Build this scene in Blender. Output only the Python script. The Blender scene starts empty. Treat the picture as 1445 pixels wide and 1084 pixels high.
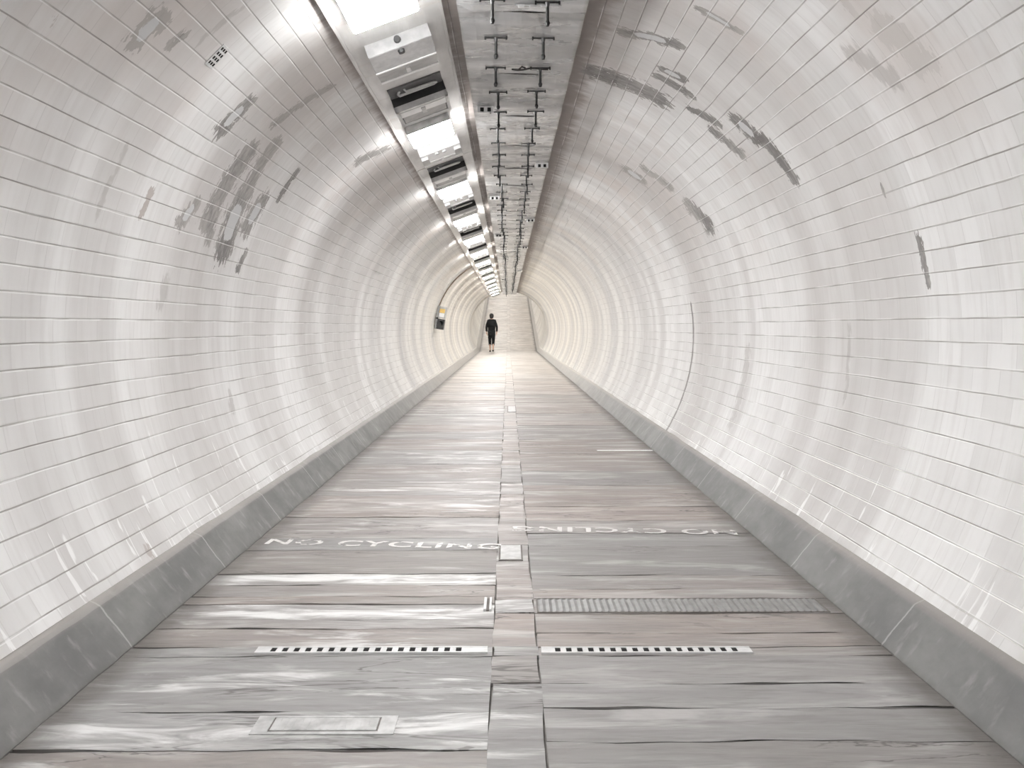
import bpy, bmesh, math, random
import numpy as np
from mathutils import Vector, Matrix
random.seed(7)
RNG = np.random.default_rng(3)
SC = bpy.context.scene
COL = SC.collection
PI = math.pi

# ------------------------------------------------------------------ measures (metres)
CAM_H = 1.10                 # eye height above the walkway
R, ZC = 1.66, 1.01           # tunnel radius and height of its axis
Y0, YK, Y1 = -7.0, 36.6, 60.0  # behind the camera, foot of the upward slope, far end
SLOPE = 0.185
V_SK = R * math.acos((ZC - 0.165) / R)   # arc length (from the invert) at the top of the skirting
def lift(y): return max(0.0, y - YK) * SLOPE
def wall_pt(y, v, off=0.0):  # point on the lining; v = arc length from the invert, left negative
    a = v / R; r = R - off
    return Vector((r * math.sin(a), y, ZC - r * math.cos(a) + lift(y)))

# ------------------------------------------------------------------ mesh helpers
def link(name, me, m=None, parent=None):
    o = bpy.data.objects.new(name, me); COL.objects.link(o)
    if m: me.materials.append(m)
    if parent: o.parent = parent
    return o
def obj(name, bm, m, parent=None, smooth=False):
    bmesh.ops.recalc_face_normals(bm, faces=bm.faces)
    me = bpy.data.meshes.new(name); bm.to_mesh(me); bm.free()
    if smooth:
        for p in me.polygons: p.use_smooth = True
    return link(name, me, m, parent)
def empty(name, loc, label, cat, group=None, rot=(0, 0, 0)):
    o = bpy.data.objects.new(name, None); COL.objects.link(o)
    o.location = loc; o.rotation_euler = rot; o.empty_display_size = .05
    return tag(o, label, cat, group)
def tag(o, label, cat, group=None):
    o['label'] = label; o['category'] = cat
    if group: o['group'] = group
    return o
def structure(o): o['kind'] = 'structure'; return o
def box(bm, x0, x1, y0, y1, z0, z1, bev=0.0):
    r = bmesh.ops.create_cube(bm, size=1.0)
    vs = r['verts']
    for v in vs:
        v.co = Vector((x0 + (v.co.x + .5) * (x1 - x0), y0 + (v.co.y + .5) * (y1 - y0), z0 + (v.co.z + .5) * (z1 - z0)))
    if bev:
        es = list({e for v in vs for e in v.link_edges})
        bmesh.ops.bevel(bm, geom=es, offset=bev, segments=2, affect='EDGES', profile=.6)
    return bm
def newbox(*a, **k): return box(bmesh.new(), *a, **k)
def prism(bm, prof, x0, x1):
    """profile of (y, z) points swept from x0 to x1"""
    A = [bm.verts.new((x0, y, z)) for y, z in prof]; B = [bm.verts.new((x1, y, z)) for y, z in prof]
    n = len(prof)
    bm.faces.new(A[::-1]); bm.faces.new(B)
    for i in range(n): bm.faces.new((A[i], A[(i + 1) % n], B[(i + 1) % n], B[i]))
    return bm
def cyl(bm, p, q, r0, r1=None, n=10):
    p, q = Vector(p), Vector(q); d = q - p
    r1 = r0 if r1 is None else r1
    M = Matrix.Translation((p + q) / 2) @ d.to_track_quat('Z', 'Y').to_matrix().to_4x4()
    bmesh.ops.create_cone(bm, cap_ends=True, segments=n, radius1=r0, radius2=r1, depth=d.length, matrix=M)
    return bm
def tube(bm, pts, r, n=8):
    pts = [Vector(p) for p in pts]; rings = []
    for i, p in enumerate(pts):
        d = (pts[min(i + 1, len(pts) - 1)] - pts[max(i - 1, 0)]).normalized()
        a = d.orthogonal().normalized() if i == 0 else (rings[-1][0] - d * d.dot(rings[-1][0])).normalized()
        b = d.cross(a)
        rings.append((a, [bm.verts.new(p + r * (math.cos(t) * a + math.sin(t) * b)) for t in [2 * PI * k / n for k in range(n)]]))
    for (_, A), (_, B) in zip(rings, rings[1:]):
        for k in range(n): bm.faces.new((A[k], A[(k + 1) % n], B[(k + 1) % n], B[k]))
    bm.faces.new(rings[0][1][::-1]); bm.faces.new(rings[-1][1])
    return bm
def dup(o, loc, label=None):
    r = o.copy(); COL.objects.link(r); r.location = loc
    if label: r['label'] = label
    for ch in o.children:
        c = ch.copy(); COL.objects.link(c); c.parent = r
        for g in ch.children:
            d = g.copy(); COL.objects.link(d); d.parent = c
    return r
ONES = 'first second third fourth fifth sixth seventh eighth ninth tenth eleventh twelfth thirteenth fourteenth fifteenth sixteenth seventeenth eighteenth nineteenth'.split()
TENS = {2: 'twenty', 3: 'thirty', 4: 'forty', 5: 'fifty', 6: 'sixty', 7: 'seventy'}
TENTH = {2: 'twentieth', 3: 'thirtieth', 4: 'fortieth', 5: 'fiftieth', 6: 'sixtieth', 7: 'seventieth'}
def ordinal(n):
    if n < 20: return ONES[n - 1]
    t, u = divmod(n, 10)
    return TENTH[t] if u == 0 else TENS[t] + '-' + ONES[u - 1]

# ------------------------------------------------------------------ node helpers
class N:
    def __init__(s, name):
        s.m = bpy.data.materials.new(name); s.m.use_nodes = True
        s.t = s.m.node_tree; s.t.nodes.clear()
        s.out = s.t.nodes.new('ShaderNodeOutputMaterial')
    def n(s, kind, **props):
        x = s.t.nodes.new(kind)
        for k, v in props.items(): setattr(x, k, v)
        return x
    def put(s, sock, v):
        if isinstance(v, bpy.types.NodeSocket): s.t.links.new(v, sock)
        else:
            if sock.type == 'RGBA' and len(v) == 3: v = (*v, 1)
            sock.default_value = v
    def math(s, op, a, b=0.0, c=0.0, clamp=False):
        x = s.n('ShaderNodeMath', operation=op, use_clamp=clamp)
        for i, v in enumerate((a, b, c)): s.put(x.inputs[i], v)
        return x.outputs[0]
    def ramp(s, v, a, b, lo=0.0, hi=1.0, smooth=True):
        x = s.n('ShaderNodeMapRange', interpolation_type='SMOOTHSTEP' if smooth else 'LINEAR')
        s.put(x.inputs['Value'], v)
        for k, q in (('From Min', a), ('From Max', b), ('To Min', lo), ('To Max', hi)): s.put(x.inputs[k], q)
        return x.outputs['Result']
    def mix(s, f, a, b, blend='MIX'):
        x = s.n('ShaderNodeMix', data_type='RGBA', blend_type=blend)
        s.put(x.inputs[0], f); s.put(x.inputs[6], a); s.put(x.inputs[7], b)
        return x.outputs[2]
    def scale(s, vec, sc, loc=(0, 0, 0)):
        x = s.n('ShaderNodeMapping'); s.put(x.inputs['Vector'], vec)
        x.inputs['Scale'].default_value = sc; x.inputs['Location'].default_value = loc
        return x.outputs[0]
    def noise(s, vec, sc=1.0, detail=3.0, rough=.55, dist=0.0):
        x = s.n('ShaderNodeTexNoise'); s.put(x.inputs['Vector'], vec)
        x.inputs['Scale'].default_value = sc; x.inputs['Detail'].default_value = detail
        x.inputs['Roughness'].default_value = rough; x.inputs['Distortion'].default_value = dist
        return x.outputs['Fac']
    def attr(s, name): return s.n('ShaderNodeAttribute', attribute_name=name).outputs['Fac']
    def uv(s): return s.n('ShaderNodeUVMap', uv_map='UVMap').outputs[0]
    def geo(s): return s.n('ShaderNodeNewGeometry').outputs['Position']
    def objc(s): return s.n('ShaderNodeTexCoord').outputs['Object']
    def xyz(s, v):
        x = s.n('ShaderNodeSeparateXYZ'); s.put(x.inputs[0], v); return x.outputs
    def bump(s, h, strength=.3, dist=.01):
        x = s.n('ShaderNodeBump'); s.put(x.inputs['Height'], h)
        x.inputs['Strength'].default_value = strength; x.inputs['Distance'].default_value = dist
        return x.outputs[0]
    def bsdf(s, color, rough=.5, metal=0.0, normal=None, **kw):
        b = s.n('ShaderNodeBsdfPrincipled')
        s.put(b.inputs['Base Color'], color); s.put(b.inputs['Roughness'], rough); s.put(b.inputs['Metallic'], metal)
        if normal is not None: s.put(b.inputs['Normal'], normal)
        for k, v in kw.items(): s.put(b.inputs[k.replace('_', ' ')], v)
        s.t.links.new(b.outputs[0], s.out.inputs['Surface'])
        return b
def plain(name, col, rough=.5, metal=0.0, var=.12, sc=18.0):
    k = N(name)
    f = k.noise(k.objc(), sc, 4)
    f = k.ramp(f, .3, .7)
    c = k.mix(f, tuple(x * (1 - var) for x in col), tuple(min(1, x * (1 + var)) for x in col))
    k.bsdf(c, rough, metal, normal=k.bump(f, .05, .002))
    return k.m
EXPO = 2.78

# ------------------------------------------------------------------ materials
ANI = 0.0
ROW, LEN = 0.088, 0.165
def tile_material():
    k = N('glazed_tile'); uv = k.uv(); u, v, _ = k.xyz(uv)
    wob = k.math('MULTIPLY', k.math('SUBTRACT', k.noise(k.scale(uv, (2.2, 3, 1)), 1, 2), .5), .012)
    cm = k.n('ShaderNodeCombineXYZ'); k.put(cm.inputs[0], u); k.put(cm.inputs[1], k.math('ADD', v, wob))
    br = k.n('ShaderNodeTexBrick', offset=.5)
    k.put(br.inputs['Vector'], cm.outputs[0])
    for n_, q in (('Scale', 1.0), ('Mortar Size', .0022), ('Mortar Smooth', .3), ('Bias', 0.0), ('Brick Width', LEN), ('Row Height', ROW)): br.inputs[n_].default_value = q
    br.inputs['Color1'].default_value = (0, 0, 0, 1); br.inputs['Color2'].default_value = (1, 1, 1, 1); br.inputs['Mortar'].default_value = (.5, .5, .5, 1)
    tint = k.xyz(br.outputs['Color'])[0]; mortar = br.outputs['Fac']
    # course lines (along the tunnel) read darker than the upright joints
    fr = k.math('FRACT', k.math('DIVIDE', k.math('ADD', v, wob), ROW))
    dist = k.math('MULTIPLY', k.math('MINIMUM', fr, k.math('SUBTRACT', 1.0, fr)), ROW)
    lnoise = k.noise(k.scale(uv, (3.0, 22, 1)), 1, 3)
    course = k.math('MULTIPLY', k.ramp(dist, .0014, .0034, 1, 0), k.ramp(lnoise, .3, .62, .15, 1.0))
    # glaze colour
    streak = k.noise(k.scale(uv, (26, 2.2, 1)), 1, 4, .6)
    blotch = k.noise(k.scale(uv, (1.3, .9, 1)), 1, 4, .6)
    band = k.noise(k.scale(uv, (2.1, .12, 1), (4.3, 0, 0)), 1, 2, .5)
    c = k.mix(tint, (.76, .758, .755), (.85, .85, .85))
    c = k.mix(k.ramp(streak, .42, .75, 0, .35), c, (.60, .58, .565))
    av = k.math('ABSOLUTE', v)
    high = k.ramp(av, 2.7, 4.2, .05, .72)
    c = k.mix(k.math('MULTIPLY', k.ramp(blotch, .42, .68), high), c, (.60, .53, .495))
    c = k.mix(k.ramp(band, .42, .62, 0, .55), c, (.53, .51, .50))
    # washed-out brightness deeper in, painted into the glaze as cream
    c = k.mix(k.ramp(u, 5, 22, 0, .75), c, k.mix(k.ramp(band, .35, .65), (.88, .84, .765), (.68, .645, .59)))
    ring = k.math('MULTIPLY', k.attr('grime_shade'), k.ramp(k.noise(k.scale(uv, (3, .8, 1), (0, 7, 0)), 1, 3), .30, .62, .35, 1.0))  # ring dirt together with painted shade between the lights
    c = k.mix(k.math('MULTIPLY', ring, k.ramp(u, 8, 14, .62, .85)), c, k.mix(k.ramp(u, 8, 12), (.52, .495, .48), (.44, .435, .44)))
    # white scratches and lime runs low on the walls
    runs = k.noise(k.scale(uv, (19, 2.6, 1), (0, 3, 0)), 1, 3, .6, .6)
    low = k.ramp(av, V_SK, V_SK + .75, 1, 0)
    thr = k.math('SUBTRACT', .74, k.math('MULTIPLY', low, .13))
    run = k.math('MULTIPLY', k.ramp(k.math('SUBTRACT', runs, thr), 0, .035), k.ramp(low, .02, .25))
    c = k.mix(k.math('MULTIPLY', run, .85), c, (.93, .93, .93))
    # soot and damp beside the overhead trunking
    edge = k.noise(k.scale(uv, (9, 3, 1)), 1, 5, .65)
    def near(cv, w): return k.ramp(k.math('ABSOLUTE', k.math('SUBTRACT', v, cv)), 0, w, 1, 0)
    soot = k.math('MAXIMUM', near(4.83, .26), k.math('MAXIMUM', k.math('MULTIPLY', near(-4.40, .16), .8), near(-5.02, .3)))
    s_m = k.ramp(k.math('ADD', soot, k.math('MULTIPLY', k.math('SUBTRACT', edge, .5), 1.6)), .25, .95)
    c = k.mix(k.math('MULTIPLY', s_m, .85), c, k.mix(edge, (.17, .145, .13), (.40, .34, .31)))
    # cement repairs (their outlines are stored on the mesh in metres)
    pn = k.noise(k.scale(uv, (34, 11, 1)), 1, 3, .7)
    jag = k.math('MULTIPLY', k.math('SUBTRACT', pn, .5), 3.4)
    pd = k.ramp(k.math('ADD', k.attr('repair'), jag), -.02, .12)
    pf = k.ramp(k.math('ADD', k.attr('faint'), jag), -.1, .5, 0, .55)
    pb = k.ramp(k.math('ADD', k.attr('brown'), jag), -.02, .12, 0, .8)
    pp = k.ramp(k.math('ADD', k.attr('pale'), k.math('MULTIPLY', jag, .35)), 0, .10)
    c = k.mix(pf, c, (.42, .40, .385))
    c = k.mix(pb, c, k.mix(k.ramp(blotch, .4, .6), (.40, .35, .325), (.60, .57, .55)))
    c = k.mix(k.math('MULTIPLY', pd, .92), c, k.mix(k.ramp(k.math('ADD', pn, k.math('MULTIPLY', k.math('SUBTRACT', blotch, .5), 1.2)), .25, .75), (.16, .15, .145), (.42, .40, .385)))
    c = k.mix(pp, c, (.60, .605, .61))
    cr = k.ramp(k.math('ADD', k.attr('crack'), k.math('MULTIPLY', jag, .5)), 0, .3)
    ok = k.math('SUBTRACT', 1.0, k.math('MAXIMUM', pd, pp))
    jl = k.math('MULTIPLY', k.math('MAXIMUM', k.math('MULTIPLY', mortar, .16), k.math('MULTIPLY', course, .82)), ok)
    jl = k.math('MULTIPLY', jl, k.ramp(u, 3, 16, 1, .6))
    c = k.mix(jl, c, (.22, .20, .185))
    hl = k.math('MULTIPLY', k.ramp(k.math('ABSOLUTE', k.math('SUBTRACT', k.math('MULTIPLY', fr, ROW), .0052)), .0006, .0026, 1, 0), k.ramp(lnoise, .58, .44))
    c = k.mix(k.math('MULTIPLY', hl, .8), c, (.93, .93, .93))  # white highlight along the course lines painted into the glaze
    c = k.mix(k.math('MULTIPLY', cr, .85), c, (.16, .15, .14))
    rough = k.math('ADD', k.math('MULTIPLY', k.math('MAXIMUM', pd, s_m), .35), k.ramp(streak, .3, .7, .34, .46))
    fr0 = k.math('FRACT', k.math('DIVIDE', v, ROW))
    gro = k.math('MULTIPLY', k.math('MINIMUM', fr0, k.math('SUBTRACT', 1.0, fr0)), ROW)
    h = k.math('ADD', k.math('MULTIPLY', k.noise(k.scale(uv, (7, 15, 1)), 1, 1), .5), k.ramp(gro, .0, .004))
    tg = k.n('ShaderNodeTangent', direction_type='UV_MAP', uv_map='UVMap')
    b = k.bsdf(c, rough, normal=k.bump(h, .30, .0035))
    b.inputs['Anisotropic'].default_value = .98; b.inputs['Anisotropic Rotation'].default_value = ANI
    k.put(b.inputs['Tangent'], tg.outputs[0]); b.inputs['Specular IOR Level'].default_value = 1.0
    return k.m
def stone_material():
    k = N('riven_stone_flag'); p = k.geo(); x, y, _ = k.xyz(p)
    tone, warm, smear = k.attr('tone'), k.attr('warm'), k.attr('smear')
    off = k.math('MULTIPLY', tone, 37.0)
    cm = k.n('ShaderNodeCombineXYZ'); k.put(cm.inputs[0], x); k.put(cm.inputs[1], y); k.put(cm.inputs[2], off)
    q = cm.outputs[0]
    n1 = k.noise(k.scale(q, (1.6, 9, 1)), 1, 4, .64, .5)
    n2 = k.noise(k.scale(q, (5, 42, 1)), 1, 4, .6)
    n3 = k.noise(k.scale(q, (.8, 2.2, 1), (3, 9, 0)), 1, 3, .5)
    c = k.mix(tone, (.225, .222, .22), (.37, .365, .36))
    w = k.mix(tone, (.245, .208, .19), (.395, .343, .315))
    c = k.mix(k.math('MULTIPLY', warm, k.ramp(n3, .25, .6, .3, 1)), c, w)
    c = k.mix(k.ramp(n1, .35, .72, 0, .55), c, k.mix(warm, (.23, .225, .225), (.25, .215, .20)))
    c = k.mix(k.ramp(n1, .48, .30, 0, .40), c, (.58, .57, .565))
    c = k.mix(k.ramp(n2, .46, .72, 0, .55), c, (.20, .19, .185))
    vein = k.math('ABSOLUTE', k.math('SUBTRACT', k.noise(k.scale(q, (1.1, 6.5, 1), (7, 2, 0)), 1, 5, .6, .8), .5))
    vm = k.math('MULTIPLY', k.ramp(vein, .003, .016, 1, 0), k.ramp(n3, .5, .62))
    c = k.mix(k.math('MULTIPLY', vm, .75), c, (.10, .092, .088))
    sm = k.noise(k.scale(q, (2.6, 13, 1), (1, 5, 0)), 1, 5, .62, .7)
    sf = k.ramp(k.math('ADD', smear, k.math('MULTIPLY', k.math('SUBTRACT', sm, .5), 2.4)), .36, .95, 0, .85)
    c = k.mix(sf, c, (.80, .80, .795))
    c = k.mix(k.ramp(y, 6, 24, 0, .6), c, k.mix(k.ramp(n1, .35, .65), (.80, .75, .68), (.46, .42, .375)))  # far washed-out brightness painted into the stone
    # grit and dirt in the gutters
    g = k.ramp(k.math('ADD', k.math('ABSOLUTE', x), k.math('MULTIPLY', k.noise(k.scale(p, (10, 6, 1)), 1, 4), .12)), 1.20, 1.35, 0, .85)
    c = k.mix(g, c, (.14, .128, .12))
    k.bsdf(c, k.ramp(n1, .3, .7, .46, .66), normal=k.bump(k.math('ADD', n1, k.math('MULTIPLY', n2, .5)), .5, .010))
    return k.m
def skirting_material():
    k = N('skirting_cement'); p = k.geo(); x, y, z = k.xyz(p)
    n1 = k.noise(k.scale(p, (3, 3, 5)), 1, 6, .62); n2 = k.noise(k.scale(p, (14, 22, 4)), 1, 4)
    c = k.mix(k.ramp(n1, .3, .7), (.145, .144, .143), (.22, .217, .214))
    c = k.mix(k.ramp(n2, .55, .8, 0, .4), c, (.42, .41, .40))
    fr = k.math('FRACT', k.math('DIVIDE', k.math('ADD', y, k.math('MULTIPLY', n1, .05)), .92))
    c = k.mix(k.ramp(fr, .006, .012, .55, 0), c, (.50, .49, .48))
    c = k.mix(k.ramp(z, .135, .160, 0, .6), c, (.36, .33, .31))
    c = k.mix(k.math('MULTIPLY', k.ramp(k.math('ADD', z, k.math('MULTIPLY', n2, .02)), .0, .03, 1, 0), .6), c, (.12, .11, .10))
    c = k.mix(k.ramp(y, 6, 20, 0, .6), c, (.50, .475, .44))  # skirting paled with distance, the far glare put into its colour
    k.bsdf(c, .62, normal=k.bump(n2, .25, .006))
    return k.m
def panel_material():
    k = N('overhead_sheet_metal'); p = k.geo(); x, y, z = k.xyz(p); o = k.objc()
    rn = k.n('ShaderNodeObjectInfo').outputs['Random']
    n1 = k.noise(k.scale(p, (.9, 4, 1)), 1, 3, .55, .4); n2 = k.noise(k.scale(p, (5, 16, 1)), 1, 3, .6)
    c = k.mix(rn, (.28, .284, .288), (.50, .505, .51))
    c = k.mix(k.ramp(n1, .42, .68, 0, .6), c, (.80, .80, .80))  # bright reflected bands of the wavy sheet put into its colour
    c = k.mix(k.ramp(n2, .62, .75, 0, .10), c, (.36, .36, .36))
    c = k.mix(k.ramp(y, 6, 20, 0, .55), c, (.76, .755, .74))  # far brightness of the trays painted in
    ex = k.math('ABSOLUTE', k.math('SUBTRACT', x, .06))
    c = k.mix(k.ramp(k.math('ADD', ex, k.math('MULTIPLY', n2, .03)), .285, .31, 0, .6), c, (.20, .185, .17))
    h = k.noise(k.scale(p, (.8, 4.0, 1)), 1, 1)
    k.bsdf(c, k.ramp(n2, .3, .7, .24, .42), .25, normal=k.bump(h, .5, .02))
    return k.m
def strip_material():
    k = N('painted_board'); p = k.geo(); x, y, z = k.xyz(p)
    n1 = k.noise(k.scale(p, (7, 1.6, 7)), 1, 5, .6); n2 = k.noise(k.scale(p, (3, 16, 3)), 1, 4)
    c = k.mix(k.ramp(n1, .35, .7), (.62, .61, .60), (.80, .79, .78))
    c = k.mix(k.ramp(n2, .55, .75, 0, .45), c, (.55, .49, .45))
    c = k.mix(k.ramp(y, 6, 18, 0, .6), c, (.88, .85, .80))  # board colour lightened with distance to carry the far wash of light
    k.bsdf(c, .45, normal=k.bump(n1, .12, .004))
    return k.m
def paint_material():
    k = N('worn_floor_paint'); p = k.geo()
    n1 = k.noise(k.scale(p, (16, 26, 1)), 1, 5, .65); n2 = k.noise(k.scale(p, (3, 4, 1)), 1, 2)
    b = k.n('ShaderNodeBsdfPrincipled'); k.put(b.inputs['Base Color'], k.mix(n1, (.58, .56, .545), (.78, .77, .76))); b.inputs['Roughness'].default_value = .5
    t = k.n('ShaderNodeBsdfTransparent'); m = k.n('ShaderNodeMixShader')
    f = k.ramp(k.math('ADD', n1, k.math('MULTIPLY', n2, .5)), .73, .92, 0, .9)
    k.put(m.inputs[0], f); k.t.links.new(b.outputs[0], m.inputs[1]); k.t.links.new(t.outputs[0], m.inputs[2])
    k.t.links.new(m.outputs[0], k.out.inputs['Surface'])
    return k.m
def glow_material(name, col, s):
    k = N(name)
    b = k.bsdf((.9, .9, .9), .3)
    k.put(b.inputs['Emission Color'], col); b.inputs['Emission Strength'].default_value = s
    return k.m
LIGHT_E = 15.0
M = dict(
    tile=tile_material(), stone=stone_material(), skirt=skirting_material(), panel=panel_material(), strip=strip_material(),
    paint=paint_material(), glow=glow_material('lit_diffuser', (1, .995, .985), LIGHT_E),
    joint=plain('dirt_joint', (.20, .185, .175), .9), grey=plain('grey_enamel', (.42, .42, .42), .4),
    lightgrey=plain('light_grey_enamel', (.62, .62, .62), .35), dark=plain('dark_grey_enamel', (.045, .045, .046), .45),
    white=plain('white_enamel', (.86, .86, .86), .3, var=.04), steel=plain('dull_steel', (.55, .55, .55), .35, .8),
    iron=plain('blackened_iron', (.008, .008, .008), .6), hole=plain('black_recess', (.005, .005, .005), .9),
    rib=plain('ribbed_cast_iron', (.24, .238, .235), .5), pale=plain('pale_stone', (.48, .475, .47), .5), plastic=plain("weathered_plastic", (.64, .64, .64), .45),
    lid=plain('worn_metal_lid', (.47, .47, .468), .45, .1, .2), yellow=plain('yellow_label', (.72, .50, .16), .5),
    cloth=plain('black_cloth', (.004, .004, .0045), .95), denim=plain('dark_trouser_cloth', (.005, .005, .0055), .95),
    skin=plain('skin', (.55, .36, .28), .5), hair=plain('dark_hair', (.006, .005, .0045), .6), leather=plain('dark_leather', (.03, .026, .022), .5),
    rod=plain('rusty_rod', (.012, .010, .009), .7), slate=plain('slate_grey_enamel', (.15, .15, .152), .4), cable=plain('brown_conduit', (.22, .17, .13), .6))

# ------------------------------------------------------------------ the setting: lining, walkway, skirtings
REPAIRS = [(2.87,-3.76,2.9,-3.88,.06,1),(2.46,-3.67,2.48,-3.67,.016,3),(3.06,-3.83,3.08,-3.89,.029,0),(3.2,-3.92,3.22,-4.13,.021,2),(3.84,-3.68,3.89,-3.85,.07,1),(4.31,-3.85,4.44,-4.21,.041,0),(4.23,-3.25,4.29,-3.67,.096,0),(4.33,-3.17,4.28,-3.34,.058,0),(4.55,-3.45,4.51,-3.78,.076,0),(4.58,-3.13,4.55,-3.45,.121,1),(4.81,-3.3,4.84,-3.47,.098,1),(5.1,-3.53,5.1,-3.73,.041,0),(3.92,-3.21,4.01,-3.31,.066,1),(3.51,-3.19,3.52,-3.28,.026,3),(3.17,-3.14,3.2,-3.41,.021,2),(4.87,-3.04,4.92,-3.15,.038,0),(3.89,-2.8,3.92,-2.93,.048,2),(5.93,-4.07,6.09,-4.24,.096,0),(4.78,-2.31,4.75,-2.2,.036,2),(3.24,-1.78,3.23,-1.75,.022,3),(4.17,4.63,4.02,4.36,.053,1),(4.91,4.69,4.84,4.3,.127,0),(4.39,4.36,4.35,4.25,.05,1),(4.52,4.36,4.48,4.16,.053,0),(4.66,4.11,4.54,3.95,.056,0),(4.31,3.89,4.26,3.76,.077,1),(4.68,3.94,4.58,3.74,.057,0),(4.19,3.74,4.14,3.47,.055,0),(2.79,3.8,2.73,3.62,.071,3),(3.04,3.79,2.93,3.63,.065,2),(6.31,4.08,6.2,3.87,.083,0),(6.68,4.17,6.64,4.07,.118,1),(6.09,3.63,5.95,3.49,.134,0),(3.59,4.36,3.56,4.17,.027,1),(2.86,3.95,2.87,3.9,.025,3),(3.21,3.05,3.2,2.87,.022,0),(3.38,3.3,3.37,3.25,.012,0),(5.62,2.54,5.62,2.0,.068,2),(3.97,2.69,3.96,2.34,.025,2)]
# soiled rings of tile, dimness between the lights painted in too: distance along the tunnel, half-width, strength
GRIME_SHADE = [(1.9,.35,.7),(4.2,.50,.95),(6.85,.45,1.0),(7.9,.12,.4),(9.9,.45,.85),(11.3,.2,.5),(12.6,.35,.8),(14.2,.2,.6),(15.6,.4,.7),(18.0,.35,.9),(19.4,.1,.8),(21.2,.4,.7),(23.5,.3,.9),(26.2,.5,.8),(29.0,.4,.9),(31.5,.3,.7),(34.0,.5,.9)]
def capsule(U, V, u0, v0, u1, v1, hw):
    L = max(abs(v1 - v0), 1e-4)
    t = np.clip((V - v0) / (v1 - v0 if abs(v1 - v0) > 1e-4 else 1e-4), 0, 1)
    du = (U - (u0 + t * (u1 - u0))) / hw
    dv = (V - (v0 + t * (v1 - v0))) / max(.03, hw * .7)
    return 1 - np.sqrt(du * du + dv * dv)
def steps(*segs):
    out = []
    for a, b, d in segs: out += list(np.arange(a, b - 1e-6, d))
    return out + [segs[-1][1]]
US = steps((Y0, 2.0, .25), (2.0, 7.4, .025), (7.4, 10.0, .06), (10.0, YK, .35), (YK, Y1, .5))
def lining(name, va, vb):
    n = int(abs(vb - va) / .03) + 1
    vs = np.linspace(va, vb, n); us = np.array(US)
    U, V = np.meshgrid(us, vs, indexing='ij'); U, V = U.ravel(), V.ravel()
    wav = .004 * np.sin(U * 2.7 + V * 1.3) + .003 * np.sin(U * 6.1 - V * 2.1)
    A = V / R; RR = R + wav
    P = np.stack([RR * np.sin(A), U, ZC - RR * np.cos(A) + np.maximum(0, U - YK) * SLOPE], 1)
    nu = len(us)
    i, j = np.meshgrid(np.arange(nu - 1), np.arange(n - 1), indexing='ij'); i, j = i.ravel(), j.ravel()
    F = np.stack([i * n + j, i * n + j + 1, (i + 1) * n + j + 1, (i + 1) * n + j], 1)
    if vb < va: F = F[:, ::-1]
    me = bpy.data.meshes.new(name); me.from_pydata(P.tolist(), [], F.tolist())
    uvl = me.uv_layers.new(name='UVMap'); li = np.empty(len(me.loops), int); me.loops.foreach_get('vertex_index', li)
    uvl.data.foreach_set('uv', np.stack([U[li], V[li]], 1).ravel().astype(np.float32))
    f = {q: np.full(len(U), -1.0) for q in ('repair', 'pale', 'faint', 'brown', 'crack')}
    f['grime_shade'] = np.zeros(len(U))
    for u0, w_, a_ in GRIME_SHADE: f['grime_shade'] = np.maximum(f['grime_shade'], a_ * np.exp(-(((U - u0 + .12 * np.sin(V * 1.7 + u0)) / w_) ** 2)))
    for u0, v0, u1, v1, hw, t in REPAIRS:
        d = capsule(U, V, u0, v0, u1, v1, hw)
        key = ('repair', 'repair', 'faint', 'brown')[t]; f[key] = np.maximum(f[key], d)
        if t == 1: f['pale'] = np.maximum(f['pale'], capsule(U, V, u0 * .7 + u1 * .3, v0 * .7 + v1 * .3, u0 * .3 + u1 * .7, v0 * .3 + v1 * .7, hw * .55))
    for u0, va_, vb_ in ((7.3, 1.7, 2.9), (9.05, -2.5, -1.7), (19.3, -2.4, -1.7)):
        f['crack'] = np.maximum(f['crack'], capsule(U, V, u0, va_, u0, vb_, .028))
    for q, a in f.items():
        at = me.attributes.new(q, 'FLOAT', 'POINT'); at.data.foreach_set('value', a.astype(np.float32))
    for p in me.polygons: p.use_smooth = True
    return structure(link(name, me, M['tile']))
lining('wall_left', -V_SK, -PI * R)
lining('wall_right', V_SK, PI * R)

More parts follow.
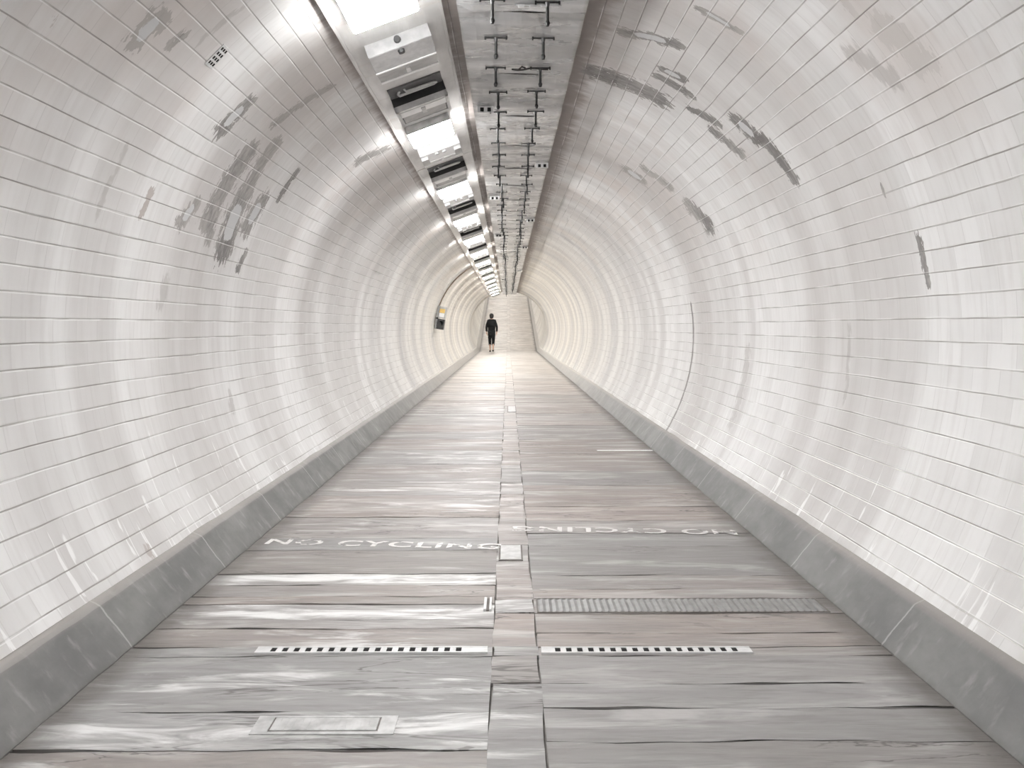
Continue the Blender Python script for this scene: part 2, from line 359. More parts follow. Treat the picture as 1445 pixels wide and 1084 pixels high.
def floor_mesh():
    P, F, mi, tone, warm, smear = [], [], [], [], [], []
    def quad(pts, m, t=0.5, w=0.5):
        b = len(P); P.extend(pts); tone.extend([t] * 4); warm.extend([w] * 4); smear.extend([-1.0] * 4); F.append((b, b + 1, b + 2, b + 3)); mi.append(m)
    for a, b in ((Y0, YK), (YK, Y1)):
        za, zb = lift(a) - .012, lift(b) - .012
        quad([(-1.34, a, za), (1.34, a, za), (1.34, b, zb), (-1.34, b, zb)], 1)
    def slab(x0, x1, y0, y1, t, w, s, gap=.0025):
        nx = max(2, int((x1 - x0) / .06)) if y0 < 8 else 3
        ny = max(2, int((y1 - y0) / .05)) if y0 < 8 else 2
        b = len(P); h = random.uniform(-.0015, .0015)
        xs = np.linspace(x0 + gap, x1 - gap, nx + 1); ys = np.linspace(y0 + gap * .8, y1 - gap * .8, ny + 1)
        ph = random.random() * 9
        for j, y in enumerate(ys):
            for i, x in enumerate(xs):
                yy = yy0 = y
                x += random.uniform(-.0015, .0015) if i in (0, nx) else 0
                x += .004 * math.sin(yy0 * 9 + ph) if (x1 - x0) < .3 and i in (0, nx) else 0
                if j in (0, ny) and y0 < 12: yy += .006 * math.sin(x * 7 + ph) + .003 * math.sin(x * 23 + ph * 2)
                P.append((x, yy, h + lift(yy))); tone.append(t); warm.append(w)
                e = min(j, ny - j) / max(1, ny / 2)
                smear.append(s * (.55 + .45 * e) if s > 0 else -1.0)
        for j in range(ny):
            for i in range(nx):
                q = b + j * (nx + 1) + i
                F.append((q, q + 1, q + nx + 2, q + nx + 1)); mi.append(0)
        # skirts closing the slab edges down to the bed
        for (r0, r1) in ((b, b + nx), (b + ny * (nx + 1), b + ny * (nx + 1) + nx)):
            c = len(P)
            for q in (r0, r1): P.append((P[q][0], P[q][1], P[q][2] - .014)); tone.append(t); warm.append(w); smear.append(-1.0)
            F.append((r0, r1, c + 1, c)); mi.append(0)
    left = [1.2, 2.05, 2.26, 2.655, 2.735, 2.91, 3.0, 3.17, 3.26, 3.41, 3.57, 3.95, 4.18, 4.65, 5.25, 5.75, 6.48, 7.2, 7.92, 8.5, 9.1]
    right = [1.2, 2.09, 2.28, 2.44, 2.655, 2.735, 2.86, 3.06, 3.23, 3.35, 3.54, 4.03, 4.28, 4.56, 4.92, 5.59, 6.15, 7.02, 7.9, 9.06]
    mid = [1.2, 2.45, 2.655, 2.735, 3.07, 3.22, 3.76, 4.05, 4.62, 5.3, 5.7, 6.4, 7.2, 7.9, 9.0]
    for ed in (left, right, mid):
        while ed[0] > Y0: ed.insert(0, ed[0] - random.uniform(.4, .8))
        while ed[-1] < Y1:
            nxt = ed[-1] + random.choice((.3, .45, .6, .75, .9))
            if ed[-1] < YK - .2 < nxt: nxt = YK
            ed.append(nxt)
    grey = {2.05: (.85, .0), 2.26: (.62, .05), 2.655: (.75, .0), 2.735: (.55, .75), 2.91: (.7, .4), 3.0: (.7, .3), 3.17: (.45, .9), 3.26: (.5, .8), 3.41: (.6, .3), 3.57: (.2, .55), 3.95: (.45, .15), 4.18: (.6, .5), 4.65: (.75, .9), 5.25: (.55, .5), 5.75: (.3, .7)}
    sme = {2.05: .75, 3.0: .7, 3.41: .85, 5.25: .36, 2.91: .3, 4.18: .2, 6.48: .35}
    for a, b in zip(left, left[1:]):
        t, w = grey.get(round(a, 3), (random.uniform(.1, .9), random.uniform(.2, 1)))
        slab(-1.33, -.052, a, b, t, w, sme.get(round(a, 3), random.choice((-1, -1, -1, .4))))
    rg = {1.2: (.35, .3), 2.09: (.55, .15), 2.28: (.6, .1), 2.44: (.65, .2), 2.655: (.7, .5), 2.735: (.6, .9), 2.86: (.5, .85), 3.23: (.45, .9), 3.35: (.3, .7), 3.54: (.12, .25), 4.03: (.3, .2), 4.28: (.5, .5), 4.56: (.75, .95), 4.92: (.35, .9), 5.59: (.2, .3), 6.15: (.3, .8)}
    for a, b in zip(right, right[1:]):
        t, w = rg.get(round(a, 3), (random.uniform(.1, .9), random.uniform(.3, 1)))
        slab(.10, 1.33, a, b, t, w, random.choice((-1, -1, -1, -1, .25)) if a > 5 else -1)
    mg = {1.2: (.55, .1), 2.45: (.55, .4), 2.655: (.5, .1), 2.735: (.75, 1.0), 3.07: (.8, .2), 3.22: (.7, .8), 3.76: (.6, .4), 4.05: (.85, .6), 4.62: (.8, .8), 5.7: (.5, .3)}
    ms = {1.2: .45, 3.07: .75, 5.3: .5, 4.62: .35}
    for a, b in zip(mid, mid[1:]):
        t, w = mg.get(round(a, 3), (random.uniform(.5, 1), random.uniform(.4, 1)))
        sl = (a < 2.6)
        slab(-.052, .10, a, b, t, w, ms.get(round(a, 3), -1), .0012)
    me = bpy.data.meshes.new('floor'); me.from_pydata(P, [], F)
    me.materials.append(M['stone']); me.materials.append(M['joint'])
    me.polygons.foreach_set('material_index', mi)
    for q, a in (('tone', tone), ('warm', warm), ('smear', smear)):
        at = me.attributes.new(q, 'FLOAT', 'POINT'); at.data.foreach_set('value', a)
    return structure(link('floor', me))
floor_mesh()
def skirting(name, s):
    prof = [(1.315, -.03), (1.292, -.012), (1.292, .004), (1.398, .146), (1.412, .155), (1.448, .172), (1.47, .165)]
    bm = bmesh.new(); rows = []
    for y in steps((Y0, 2, .5), (2, 10, .1), (10, YK, .6), (YK, Y1, 1.0)):
        j = random.uniform(-.003, .003)
        rows.append([bm.verts.new((s * (x + (j if 1 < i < 5 else 0)), y, z + lift(y))) for i, (x, z) in enumerate(prof)])
    for a, b in zip(rows, rows[1:]):
        for i in range(len(prof) - 1):
            bm.faces.new((a[i], a[i + 1], b[i + 1], b[i]) if s < 0 else (a[i + 1], a[i], b[i], b[i + 1]))
    me = bpy.data.meshes.new(name); bm.to_mesh(me); bm.free()
    return structure(link(name, me, M['skirt']))
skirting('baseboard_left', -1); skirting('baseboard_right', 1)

# ------------------------------------------------------------------ overhead: painted board strip on the left of the crown
SA, SB = Vector((-.80, 0, CAM_H + 1.362)), Vector((-.318, 0, CAM_H + 1.536))
TILT = -math.atan2(SB.z - SA.z, SB.x - SA.x)
SMID = (SA + SB) / 2; SHALF = (SB - SA).length / 2
def on_strip(y): return Vector((SMID.x, y, SMID.z))
k_ = 0; ya = 0.0 - 4.6
while ya < YK:
    yb = min(ya + 2.36, YK); k_ += 1
    bm = newbox(-SHALF, SHALF, -(yb - ya) / 2 + .002, (yb - ya) / 2 - .002, -.018, .004)
    for s in (-1, 1): box(bm, s * (SHALF - .008) - .008, s * (SHALF - .008) + .008, -(yb - ya) / 2 + .002, (yb - ya) / 2 - .002, -.024, .012)
    o = structure(obj('trim_%d' % k_, bm, M['strip'])); o.location = on_strip((ya + yb) / 2) + Vector((0, 0, random.uniform(-.003, .003))); o.rotation_euler = (0, TILT, 0)
    ya = yb
ZB = -.018
def make_light():
    t = empty('ceiling_light', (0, 0, 0), '', 'light', 'lit square lights along the overhead board', (0, TILT, 0))
    bm = newbox(-.175, .145, -.187, .187, ZB - .055, ZB + .006, bev=.006)
    obj('housing', bm, M['grey'], t)
    bm = bmesh.new()
    rows = []
    for (sx, sy, z) in ((.157, .183, ZB - .050), (.157, .183, ZB - .062), (.147, .172, ZB - .074), (.112, .135, ZB - .079)):
        rows.append([bm.verts.new((x * sx, y * sy, z)) for x, y in ((-1, -1), (1, -1), (1, 1), (-1, 1))])
        for w_ in rows[-1]: w_.co.x -= .015
    for a, b in zip(rows, rows[1:]):
        for i in range(4): bm.faces.new((a[i], a[(i + 1) % 4], b[(i + 1) % 4], b[i]))
    bm.faces.new(rows[-1]); bm.faces.new(rows[0][::-1])
    obj('diffuser', bm, M['glow'], t)
    return t
def make_control_box(tabs):
    t = empty('control_box', (0, 0, 0), '', 'box', 'pale control boxes along the overhead board', (0, TILT, 0))
    prof = [(-.225, ZB + .006), (-.235, ZB - .066), (-.04, ZB - .086), (.0, ZB - .082), (.225, ZB - .050), (.235, ZB + .006)]
    obj('housing', prism(bmesh.new(), prof, -.165, .165), M['grey'] if not tabs else M['lightgrey'], t)
    bm = newbox(-.163, .163, -.232, -.045, -.003, .003); bmesh.ops.rotate(bm, verts=bm.verts, cent=(0, 0, 0), matrix=Matrix.Rotation(-math.atan2(.020, .195), 3, 'X'))
    bmesh.ops.translate(bm, verts=bm.verts, vec=(0, 0, ZB - .0885 + .014))
    for v in bm.verts: v.co.z -= .014
    obj('cover_plate', bm, M['lightgrey'] if not tabs else M['white'], t)
    obj('hinge_strip', newbox(-.165, .165, -.048, -.034, ZB - .092, ZB - .083, bev=.002), M['white'], t)
    bm = newbox(-.012, .012, -.055, .055, -.006, .006, bev=.002)
    bmesh.ops.rotate(bm, verts=bm.verts, cent=(0, 0, 0), matrix=Matrix.Rotation(.14, 3, 'X')); bmesh.ops.translate(bm, verts=bm.verts, vec=(.0, .09, ZB - .073))
    obj('latch', bm, M['white'], t)
    for x, y, z in (((.0, -.238, ZB - .03), (.0, -.20, ZB - .074)) if not tabs else ((-.03, -.205, ZB - .074), (.03, -.205, ZB - .074))):
        q = Vector((x, y, z)); d = Vector((0, -.012, 0)) if y < -.23 else Vector((0, 0, -.012))
        obj('screw', cyl(bmesh.new(), q - d * .3, q + d, .018, .016, 14), M['dark'] if not tabs else M['grey'], t)
    if tabs:
        for s in (-1, 1): obj('side_tab', newbox(s * .135 - .028, s * .135 + .028, -.20, -.03, ZB - .098, ZB - .07, bev=.003), M['grey'], t)
    obj('rim', newbox(-.168, .168, .205, .235, ZB - .058, ZB - .040, bev=.003), M['white'], t)
    return t
def make_lamp_unit(plate):
    t = empty('emergency_lamp_unit', (0, 0, 0), '', 'lamp unit', 'dark-fronted lamp units along the overhead board', (0, TILT, 0))
    if plate:
        obj('mounting_plate', newbox(-.165, .165, -.245, -.055, ZB - .008, ZB + .004), M['slate'], t)
        pts = [(-.10, -.17, ZB - .006), (-.115, -.165, ZB - .02), (-.11, -.15, ZB - .026), (.11, -.15, ZB - .026), (.125, -.165, ZB - .026), (.11, -.185, ZB - .026), (-.06, -.185, ZB - .026), (-.07, -.185, ZB - .006)]
        obj('handle', tube(bmesh.new(), pts, .0075), M['lightgrey'], t)
    prof = [(-.075, ZB + .006), (-.085, ZB - .092), (.10, ZB - .092), (.235, ZB - .062), (.245, ZB + .006)]
    obj('housing', prism(bmesh.new(), prof, -.168, .168), M['dark'] if plate else M['grey'], t)  # the unit's shaded front is put into the dark housing colour
    bm = bmesh.new()
    for a in ((-.168, .168, -.086, -.055), (-.168, .168, .205, .245), (-.168, -.146, -.086, .245), (.146, .168, -.086, .245)): box(bm, a[0], a[1], a[2], a[3], ZB - .096, ZB - .060, bev=.002)
    obj('frame', bm, M['lightgrey'], t)
    obj('reflector', newbox(-.146, .146, -.05, .055, ZB - .098, ZB - .084, bev=.003), M['white'], t)
    f = obj('flap', newbox(-.14, .14, .06, .20, ZB - .094, ZB - .074, bev=.004), M['grey'], t)
    obj('latch', newbox(-.014, .014, -.03, .075, ZB - .106, ZB - .095, bev=.003), M['steel'], t)
    return t
lt, cb0, cb1, lu = make_light(), make_control_box(False), make_control_box(True), make_lamp_unit(True)
NL = 14
for k in range(NL):
    y = 3.58 + 2.36 * k
    who = ordinal(k + 1)
    lab = 'glaring square ceiling light, %s from the near end of the overhead board' % who
    if k == 0: lt.location = on_strip(y); lt['label'] = lab
    else: dup(lt, on_strip(y), lab)
    lab = ('grey control box just beyond the nearest ceiling light' if k == 0 else 'pale control box with two side tabs, just beyond the %s ceiling light' % who)
    if k == 0: cb0.location = on_strip(y + .76); cb0['label'] = lab
    elif k == 1: cb1.location = on_strip(y + .74); cb1['label'] = lab
    else: dup(cb1, on_strip(y + .74), lab)
    lab = 'dark-fronted lamp unit with white reflector, just before the %s ceiling light' % ordinal(k + 2)
    if k == NL - 1: lab = 'dark-fronted lamp unit with white reflector, farthest along the overhead board'
    if k == 0: lu.location = on_strip(y + 1.54); lu['label'] = lab
    else: dup(lu, on_strip(y + 1.54), lab)

# ------------------------------------------------------------------ overhead: grey sheet-metal trays with rod hangers
PZ = CAM_H + 1.42; PX0, PX1 = -.226, .352; PL = .915
def tray():
    bm = bmesh.new()
    nx, ny = 8, 10
    g = [[bm.verts.new((PX0 + (PX1 - PX0) * i / nx, (-.5 + j / ny) * (PL - .005), .004 * math.sin(i * .9 + j * 1.1))) for i in range(nx + 1)] for j in range(ny + 1)]
    for j in range(ny):
        for i in range(nx): bm.faces.new((g[j][i], g[j + 1][i], g[j + 1][i + 1], g[j][i + 1]))
    for i, s in ((0, -1), (nx, 1)):
        col = [g[j][i] for j in range(ny + 1)]
        up = [bm.verts.new((v.co.x + s * .006, v.co.y, (.155 if s < 0 else .118))) for v in col]
        for j in range(ny): bm.faces.new((col[j], col[j + 1], up[j + 1], up[j]))
    o = obj('ceiling_tray', bm, M['panel'], smooth=False)
    return o
tr = tray(); YT = 3.79 - 6 * PL
tag(tr, '', 'ceiling panel', 'grey sheet trays along the crown of the tunnel')
n = 0; first = True; vis = 0
while YT + PL * n + PL < YK + .1:
    yc = YT + PL * (n + .5)
    if yc + PL / 2 < 2.9: n += 1; continue
    vis += 1
    o = tr if first else tr.copy()
    if not first: COL.objects.link(o)
    first = False
    o.location = (0, yc, PZ + random.uniform(-.002, .002)); o.rotation_euler = (random.uniform(-.004, .004), random.uniform(-.006, .006), 0)
    o['label'] = 'grey sheet-metal ceiling tray, %s from the near end of the crown' % ordinal(vis)
    n += 1
NT = vis
def make_hanger():
    t = empty('rod_hanger', (0, 0, 0), '', 'hanger', 'T-shaped rod hangers under the ceiling trays')
    bm = newbox(-.050, .050, -.004, .004, -.006, .0)
    for s in (-1, 1): box(bm, s * .052 - .004, s * .052 + .004, -.004, .004, -.012, .004)
    obj('crossbar', bm, M['iron'], t)
    obj('collar', cyl(bmesh.new(), (0, 0, -.004), (0, 0, -.022), .011, .007, 12), M['dark'], t)
    st = obj('stem', cyl(bmesh.new(), (0, 0, -.02), (0, 0, -.088), .007, .007, 10), M['iron'], t)
    bm = cyl(bmesh.new(), (0, 0, -.080), (0, 0, -.090), 0.007, .0115, 12); cyl(bm, (0, 0, -.090), (0, 0, -.104), .0115, .007, 12)
    obj('end_nut', bm, M['iron'], t)
    return t
def make_far_hanger():
    bm = newbox(-.055, .055, -.004, .004, -.007, .0)
    cyl(bm, (0, 0, -.006), (0, 0, -.10), .0065, .0065, 8)
    return tag(obj('rod_hanger', bm, M['iron']), '', 'hanger', 'T-shaped rod hangers under the ceiling trays')
hg = make_hanger(); fh = None
i = 0
while 3.66 + .4575 * i < YK - .3:
    y = 3.66 + .4575 * i
    for side, x in (('left', -.068), ('right', .178)):
        if side == 'right' and i > 62: continue
        x += random.uniform(-.010, .010) + (.012 * math.sin(i * .7) if i > 5 else 0)
        lab = 'black T-shaped rod hanger, %s from the near end in the %s row' % (ordinal(i + 1), side)
        loc = (x, y + random.uniform(-.02, .02), PZ - .003)
        if i == 0 and side == 'left': hg.location = loc; hg['label'] = lab
        elif i < 34: dup(hg, loc, lab)
        else:
            if fh is None: fh = make_far_hanger(); fh.location = loc; fh['label'] = lab
            else: dup(fh, loc, lab)
    i += 1
# little plates with two square sockets, hanging left and right in turn
def make_socket():
    t = empty('socket_plate', (0, 0, 0), '', 'socket plate', 'small two-hole plates under the ceiling trays')
    obj('plate', newbox(-.053, .053, -.004, .004, -.036, .003, bev=.0015), M['lightgrey'], t)
    for s in (-1, 1): obj('socket', newbox(s * .023 - .0115, s * .023 + .0115, -.010, .0, -.031, -.006), M['hole'], t)
    return t
sk = make_socket(); c = 0
for y, side in ((5.38, 'left'), (7.22, 'right'), (9.02, 'left'), (10.9, 'right'), (12.7, 'left'), (14.6, 'right'), (20.6, 'right'), (24.5, 'left')):
    x = -.145 if side == 'left' else .297
    nth = 1 + sum(1 for q in ((5.38, 'left'), (7.22, 'right'), (9.02, 'left'), (10.9, 'right'), (12.7, 'left'), (14.6, 'right'), (20.6, 'right'), (24.5, 'left')) if q[1] == side and q[0] < y)
    lab = 'two-hole socket plate, %s from the near end along the %s tray edge' % (ordinal(nth), side)
    if c == 0: sk.location = (x, y, PZ - .003); sk['label'] = lab
    else: dup(sk, (x, y, PZ - .003), lab)
    c += 1
# loose rod caught on the third hanger, and a pale conduit clip nearer
pts = [(.02 + .2 * q / 10, 4.58 - .01 * q / 10, PZ - .012 - .004 * math.sin(q * .8)) for q in range(11)]
bm = tube(bmesh.new(), pts, .005); tube(bm, [(.062, 4.575, PZ - .012), (.075, 4.56, PZ - .004), (.095, 4.575, PZ - .006)], .004)
tag(obj('loose_rod', bm, M['rod']), 'thin dark bent rod lodged across the third right-hand hanger', 'rod')
bm = newbox(.03, .235, 3.70, 3.712, PZ - .010, PZ - .001)
for q in range(4): box(bm, .045 + q * .05, .075 + q * .05, 3.698, 3.714, PZ - .014, PZ - .001, bev=.003)
tag(obj('clip_strip', bm, M['lightgrey']), 'pale clip strip fixed across the ceiling trays by the nearest right-hand hanger', 'clip strip')

# ------------------------------------------------------------------ on the walls
def frame_at(y, v, off=0.0):
    a = v / R; nrm = Vector((-math.sin(a), 0, math.cos(a))); tan = Vector((math.cos(a), 0, math.sin(a)))
    Mx = Matrix((( 0, tan.x, nrm.x), (1, 0, 0), (0, tan.z, nrm.z))).to_4x4()   # local x = along tunnel, y = up the arc, z = inward
    Mx.translation = wall_pt(y, v, off); return Mx
e = empty('air_vent', (0, 0, 0), 'small perforated tile vent high on the near left wall', 'vent')
e.matrix_world = frame_at(3.365, -3.915, .004)
obj('vent_plate', newbox(-.035, .035, -.055, .055, -.006, .003, bev=.0015), M['lightgrey'], e)
bm = bmesh.new()
for a in (-1, 0, 1):
    for b in (-1.5, -.5, .5, 1.5): box(bm, a * .020 - .006, a * .020 + .006, b * .024 - .007, b * .024 + .007, .0, .0036)
obj('vent_holes', bm, M['hole'], e)
# call box and its conduit far down the left wall
e = empty('emergency_call_box', (-1.60, 18.4, 1.07), 'dark wall box with yellow panel and thin conduit far down the left wall', 'call box', rot=(0, -.16 * -1, 0))
obj('back_plate', newbox(-.045, -.0, -.10, .12, -.02, .50, bev=.004), M['grey'], e)
u_ = obj('upper_case', newbox(-.02, .15, -.10, .12, .23, .49, bev=.006), M['grey'], e)
obj('yellow_panel', newbox(.01, .125, -.106, -.099, .35, .44), M['yellow'], u_)
obj('white_panel', newbox(.01, .125, -.106, -.099, .255, .345), M['white'], u_)
l_ = obj('lower_case', newbox(-.02, .15, -.10, .12, -.02, .215, bev=.006), M['dark'], e)
bm = bmesh.new(); vs = [bm.verts.new(p) for p in ((.05, -.103, .17), (.12, -.103, .17), (.12, -.103, .05), (.10, -.103, .09))]
bm.faces.new(vs); bmesh.ops.solidify(bm, geom=bm.faces[:], thickness=.004)
obj('white_mark', bm, M['white'], l_)
obj('bracket', newbox(-.05, .0, -.13, -.10, .20, .24), M['iron'], e)
pts = [wall_pt(18.42, v, .018) for v in np.linspace(-3.12, -4.36, 28)]
cd = obj('conduit', tube(bmesh.new(), pts, .013), M['cable'], smooth=True)
cd.parent = e; cd.matrix_parent_inverse = e.matrix_basis.inverted()

# ------------------------------------------------------------------ set in the walkway
def make_grate(name, x0, x1, y, label, nh, bad=()):
    t = empty(name, (x0, y, 0), label, 'drain', 'slotted white drain strips across the walkway')
    L = x1 - x0; hw = .025
    obj('channel', newbox(.002, L - .002, -hw + .002, hw - .002, -.004, .0045), M['hole'], t)
    bm = newbox(0, L, -hw, -hw + .008, -.004, .0065); box(bm, 0, L, hw - .008, hw, -.004, .007)
    p = L / nh
    for q in range(nh + 1):
        xa = q * p - p * .26; xb = q * p + p * .26
        if q in bad: xb += p * .5
        box(bm, max(0, xa) + .0002, min(L, xb) - .0002, -hw + .0079, hw - .0079, -.004, .0064)
    obj('grate', bm, M['plastic'], t)
    return t
make_grate('drain_strip', -.855, -.07, 2.700, 'white drain strip with black square slots left of the centre line, nearest', 20, (0, 18, 19))
make_grate('drain_strip', .112, .825, 2.695, 'white drain strip with black square slots on the right half of the walkway', 19, (0, 18))
make_grate('drain_strip', -.935, -.03, 16.0, 'pale dotted drain strip far down the left half of the walkway', 22)
e = empty('ribbed_channel_cover', (.112, 3.145, 0), 'long grey ribbed channel cover across the right half of the walkway', 'channel cover')
bm = bmesh.new()
for a in ((0, 1.13, -.080, -.074), (0, 1.13, .074, .080), (0, .006, -.0739, .0739), (1.124, 1.13, -.0739, .0739)): box(bm, *a, -.006, .004)
obj('frame', bm, M['joint'], e)
bm = newbox(.0062, 1.1238, -.0738, .0738, -.006, .002)
for q in range(44):
    xa = .012 + q * .0252
    vs = [bm.verts.new(p) for p in ((xa, -.072, .002), (xa + .012, -.072, .0055), (xa + .022, -.072, .002), (xa, .072, .002), (xa + .012, .072, .0055), (xa + .022, .072, .002))]
    bm.faces.new((vs[0], vs[1], vs[4], vs[3])); bm.faces.new((vs[1], vs[2], vs[5], vs[4])); bm.faces.new((vs[0], vs[2], vs[1])); bm.faces.new((vs[3], vs[4], vs[5]))
obj('ribbed_plate', bm, M['rib'], e)
e = empty('channel_end_bracket', (-.08, 3.16, 0), 'small pale double-bar bracket in the walkway left of the centre line', 'bracket')
obj('end_bar', newbox(-.016, -.005, -.07, .07, -.006, .008, bev=.001), M['plastic'], e)
obj('end_bar', newbox(.006, .015, -.07, .07, -.006, .008, bev=.001), M['plastic'], e)
obj('slot', newbox(-.006, .007, -.068, .068, -.006, .003), M['joint'], e)
e = empty('access_cover', (-.505, 2.182, 0), 'pale rectangular metal access cover near the bottom left of the walkway', 'access cover')
bm = bmesh.new()
for a in ((-.195, .195, -.053, -.040), (-.195, .195, .040, .050), (-.195, -.150, -.0399, .0399), (.150, .195, -.0399, .0399)): box(bm, *a, -.006, .004)
obj('frame', bm, M['lid'], e)
obj('gap', newbox(-.151, .151, -.041, .041, -.006, .0022), M['joint'], e)
bm = newbox(-.145, .145, -.034, .037, -.006, .005, bev=.001)
for q in range(14): box(bm, -.135 + q * .0205, -.126 + q * .0205, -.030, .033, .004, .0056)
obj('lid', bm, M['lid'], e)
def inset(x0, x1, y0, y1, label):
    e = empty('stone_inset', ((x0 + x1) / 2, (y0 + y1) / 2, 0), label, 'stone inset', 'pale square insets in the centre strip')
    a, b = (x1 - x0) / 2, (y1 - y0) / 2
    obj('border', newbox(-a - .008, a + .008, -b - .012, b + .012, -.006, .0026), M['joint'], e)
    obj('slab', newbox(-a, a, -b, b, -.004, .005, bev=.001), M['pale'], e)
inset(-.037, .062, 3.78, 4.03, 'pale square stone set in the centre strip just beyond the painted words')
inset(.0, .098, 10.45, 11.2, 'pale square stone set in the centre strip far down the walkway')
tag(obj('painted_line', newbox(.79, 1.285, 7.165, 7.20, -.004, .004), M['white']), 'short bright white strip lying at the right edge of the walkway', 'floor strip')
def words(x, y, rot, width, label):
    cu = bpy.data.curves.new('lettering', 'FONT'); cu.body = 'NO CYCLING'; cu.size = .165; cu.align_x = 'CENTER'; cu.align_y = 'CENTER'; cu.offset = .004; cu.space_character = 1.12
    tmp = bpy.data.objects.new('lettering', cu); COL.objects.link(tmp)
    bpy.context.view_layer.update()
    me = bpy.data.meshes.new_from_object(tmp.evaluated_get(bpy.context.evaluated_depsgraph_get()))
    bpy.data.objects.remove(tmp); bpy.data.curves.remove(cu)
    xs = [v.co.x for v in me.vertices]; s = width / (max(xs) - min(xs))
    for v in me.vertices: v.co.x *= s; v.co.y *= .85
    me.materials.clear()
    o = link('painted_words', me, M['paint']); o.location = (x, y, .0032); o.rotation_euler = (0, 0, rot)
    return tag(o, label, 'floor lettering', 'painted words on the walkway')
words(-.635, 4.055, -.09, 1.20, 'worn white painted words NO CYCLING upright on the left half of the walkway')
words(.622, 4.335, PI - .075, 1.20, 'worn white painted words NO CYCLING upside down on the right half of the walkway')

# ------------------------------------------------------------------ the walker at the far end
def skinned(name, verts, edges, radii, root, m, parent=None, sub=2):
    me = bpy.data.meshes.new(name); me.from_pydata([Vector(v) for v in verts], edges, [])
    o = bpy.data.objects.new(name, me); COL.objects.link(o)
    mod = o.modifiers.new('s', 'SKIN'); mod.use_smooth_shade = True
    sv = me.skin_vertices[0].data
    for i, r in enumerate(radii):
        sv[i].radius = r if isinstance(r, tuple) else (r, r)
        sv[i].use_root = (i == root)
    s = o.modifiers.new('d', 'SUBSURF'); s.levels = sub; s.render_levels = sub
    bpy.context.view_layer.update()
    me2 = bpy.data.meshes.new_from_object(o.evaluated_get(bpy.context.evaluated_depsgraph_get()))
    bpy.data.objects.remove(o)
    me2.name = name; me2.materials.clear()
    for p in me2.polygons: p.use_smooth = True
    return link(name, me2, m, parent)
class Chain:
    def __init__(s): s.v, s.e, s.r = [], [], []
    def add(s, p, r, par=None):
        s.v.append(p); s.r.append(r); i = len(s.v) - 1
        if par is not None: s.e.append((par, i))
        return i
    def line(s, par, pts):
        for p, r in pts: par = s.add(p, r, par)
        return par
# faces away (+y), mid-stride; x right, z up, height 1.66
HIPL, HIPR = (-.085, 0, .86), (.085, 0, .86)
KNL, KNR = (-.075, .10, .48), (.070, -.02, .47)
ANL, ANR = (-.060, .13, .10), (.055, -.20, .13)
ELL, ELR = (-.225, -.05, 1.09), (.225, -.05, 1.09)
WRL, WRR = (-.215, .05, .86), (.225, .05, .86)
c = Chain()
pel = c.add((0, 0, .92), (.14, .10))
ch = c.line(pel, [((0, 0, 1.08), (.125, .09)), ((0, .005, 1.24), (.15, .10)), ((0, .0, 1.37), (.10, .08))])
hd = c.line(ch, [((0, .01, 1.44), .052), ((0, .02, 1.50), .062), ((0, .025, 1.57), (.078, .095)), ((0, .02, 1.635), (.06, .075))])
for s, el, wr in ((-1, ELL, WRL), (1, ELR, WRR)):
    w = c.line(ch, [((s * .145, 0, 1.345), .055), (el, .040), (wr, .026)])
    pm = c.line(w, [((wr[0] - s * .005, wr[1] + .03, wr[2] - .045), (.032, .018)), ((wr[0] - s * .012, wr[1] + .045, wr[2] - .085), (.036, .016))])
    bx, by, bz = c.v[pm]
    for q, ln in ((-1.5, .06), (-.5, .072), (.5, .068), (1.5, .054)):
        c.line(pm, [((bx - s * .004, by + q * .016, bz - ln * .5), .0085), ((bx - s * .016, by + q * .015, bz - ln), .007)])
    c.line(pm - 1, [((wr[0] - s * .02, wr[1] + .065, wr[2] - .07), .010), ((wr[0] - s * .03, wr[1] + .075, wr[2] - .105), .008)])
for hp, kn, an in ((HIPL, KNL, ANL), (HIPR, KNR, ANR)):
    a = c.line(pel, [(hp, .085), (kn, .055), ((kn[0] * .6 + an[0] * .4, kn[1] * .6 + an[1] * .4 - .015, kn[2] * .6 + an[2] * .4), .052), (an, .036)])
    dz = -.055 if an is ANL else -.075
    c.line(a, [((an[0], an[1] + .05, an[2] + dz), .036), ((an[0], an[1] + .13, an[2] + dz - .012), .030)])
pers = skinned('person', c.v, c.e, c.r, pel, M['skin'])
# face: nose, eyes, mouth and ears shaped on as features of the head
def blob(bm, p, r, sc=(1, 1, 1)):
    bmesh.ops.create_uvsphere(bm, u_segments=12, v_segments=8, radius=r, matrix=Matrix.Translation(p) @ Matrix.Diagonal((*sc, 1)))
    return bm
bm = blob(bmesh.new(), (-.077, .02, 1.565), .025, (.4, .7, 1.2)); blob(bm, (.077, .02, 1.565), .025, (.4, .7, 1.2)); blob(bm, (0, .118, 1.555), .016, (.8, 1.1, 1.4))
obj('ears_and_nose', bm, M['skin'], pers, True)
bm = blob(bmesh.new(), (-.03, .108, 1.58), .010); blob(bm, (.03, .108, 1.58), .010); obj('eyes', bm, M['iron'], pers, True)
obj('mouth', blob(bmesh.new(), (0, .105, 1.52), .018, (1.2, .4, .35)), M['rod'], pers, True)
bm = bmesh.new(); bmesh.ops.create_uvsphere(bm, u_segments=20, v_segments=14, radius=1.0)
for v in bm.verts:
    x, y, z = v.co
    y2 = y * .108 - .002; 
    if y > .35 and z < .35: y2 = .03
    v.co = Vector((x * .094, y2 + .005, 1.575 + z * (.10 if z > 0 else .155)))
obj('hair', bm, M['hair'], pers, True)
j = Chain()
p0 = j.add((0, 0, .98), (.17, .125))
j.line(p0, [((0, 0, .80), (.185, .14)), ((0, .0, .58), (.185, .14))])
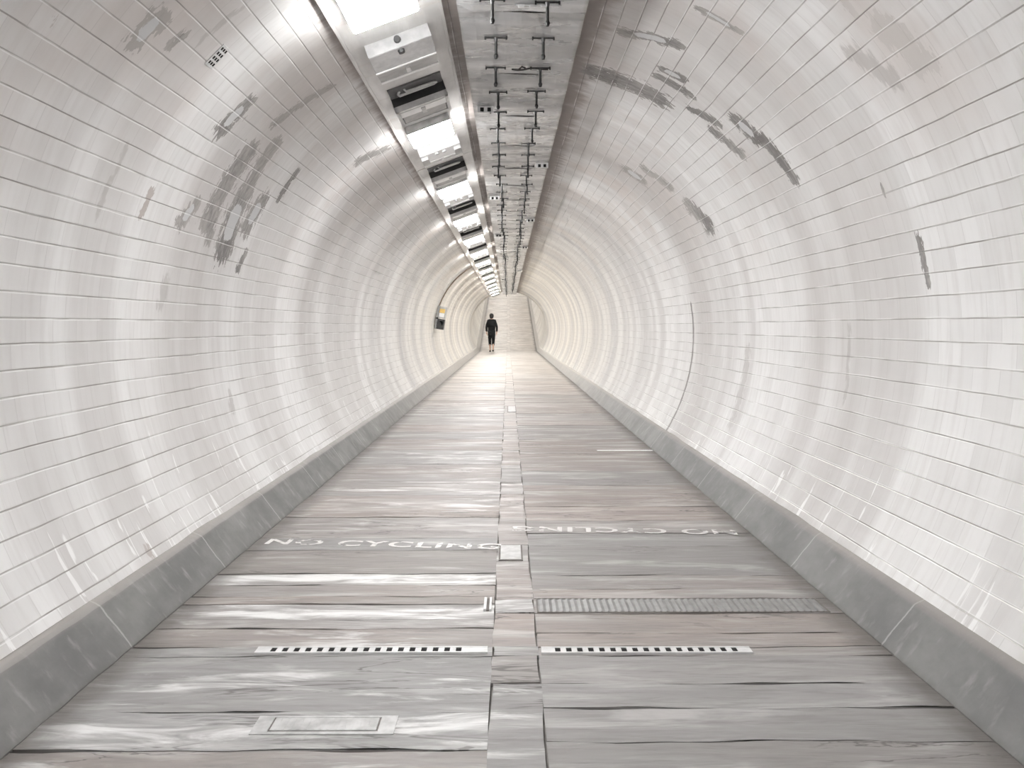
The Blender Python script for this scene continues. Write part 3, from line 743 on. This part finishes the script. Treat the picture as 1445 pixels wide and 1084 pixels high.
cc = j.line(p0, [((0, 0, 1.10), (.155, .115)), ((0, .005, 1.25), (.175, .125)), ((0, .0, 1.375), (.115, .095))])
j.line(cc, [((0, .008, 1.435), .070)])
for s, el, wr in ((-1, ELL, WRL), (1, ELR, WRR)):
    j.line(cc, [((s * .140, 0, 1.35), .072), (el, .056), ((wr[0], wr[1] - .01, wr[2] + .02), .044)])
skinned('jacket', j.v, j.e, j.r, p0, M['cloth'], pers)
t = Chain(); r0 = t.add((0, 0, .90), (.15, .115))
for hp, kn, an in ((HIPL, KNL, ANL), (HIPR, KNR, ANR)):
    end = tuple(kn[i] * .35 + an[i] * .65 for i in range(3))
    t.line(r0, [(hp, .098), (kn, .074), (end, .058)])
skinned('trousers', t.v, t.e, t.r, r0, M['denim'], pers)
for an, d in ((ANL, -.055), (ANR, -.075)):
    bm = bmesh.new(); rings = []
    for q, (dy, w, h) in enumerate(((-.055, .030, .055), (-.03, .040, .075), (.03, .043, .072), (.09, .046, .055), (.15, .040, .042), (.185, .016, .028))):
        z0 = max(0.0, an[2] - .10) 
        rings.append([bm.verts.new((an[0] + w * math.cos(a), an[1] + dy, z0 + (h * .5) * (1 + math.sin(a)))) for a in [2 * PI * i / 12 for i in range(12)]])
    for a, b in zip(rings, rings[1:]):
        for i in range(12): bm.faces.new((a[i], a[(i + 1) % 12], b[(i + 1) % 12], b[i]))
    bm.faces.new(rings[0]); bm.faces.new(rings[-1][::-1])
    obj('shoe', bm, M['leather'], pers, True)
pers.location = (-.715, 35.4, 0); pers.rotation_euler = (0, 0, .05); pers.scale = (1.0, 1.0, 1.0)
tag(pers, 'person in black coat and dark trousers walking away far down the left side', 'person')

# ------------------------------------------------------------------ lamps out of the picture: behind the camera and up the far slope
def lamp(y, power, z=2.36):
    l = bpy.data.lights.new('tunnel_lamp', 'AREA'); l.shape = 'RECTANGLE'; l.size = .31; l.size_y = .34; l.energy = power; l.color = (1, .995, .985)
    o = bpy.data.objects.new('tunnel_lamp', l); COL.objects.link(o)
    o.location = (-.52, y, z + lift(y)); o.rotation_euler = (0, TILT, 0)
PW = LIGHT_E * PI * .105
lamp(1.25, PW * .75); lamp(-1.1, PW * .35); lamp(-3.5, PW * .3)
for q in range(9): lamp(37.6 + 2.36 * q, PW * .75)
w = bpy.data.worlds.new('World'); SC.world = w; w.use_nodes = True
w.node_tree.nodes['Background'].inputs[0].default_value = (1, .98, .95, 1); w.node_tree.nodes['Background'].inputs[1].default_value = .3

# ------------------------------------------------------------------ camera
F_PX = 1150.0
cam = bpy.data.cameras.new('Camera'); co = bpy.data.objects.new('Camera', cam); COL.objects.link(co)
cam.sensor_fit = 'HORIZONTAL'; cam.sensor_width = 36.0; cam.lens = 36.0 * F_PX / 1445.0
cam.clip_start = .05; cam.clip_end = 200
co.location = (0, 0, CAM_H)
co.rotation_euler = (PI / 2 - math.atan(81 / F_PX), 0, -math.atan(5.5 / F_PX))
SC.camera = co
SC.view_settings.view_transform = 'Standard'; SC.view_settings.look = 'None'
SC.view_settings.exposure = EXPO; SC.view_settings.gamma = 1.0
SC.cycles.max_bounces = 7; SC.cycles.diffuse_bounces = 6; SC.cycles.glossy_bounces = 3
SC.cycles.use_adaptive_sampling = True; SC.cycles.adaptive_threshold = .06; SC.cycles.adaptive_min_samples = 12
SC.cycles.sample_clamp_indirect = 6.0
SC.cycles.use_denoising = True
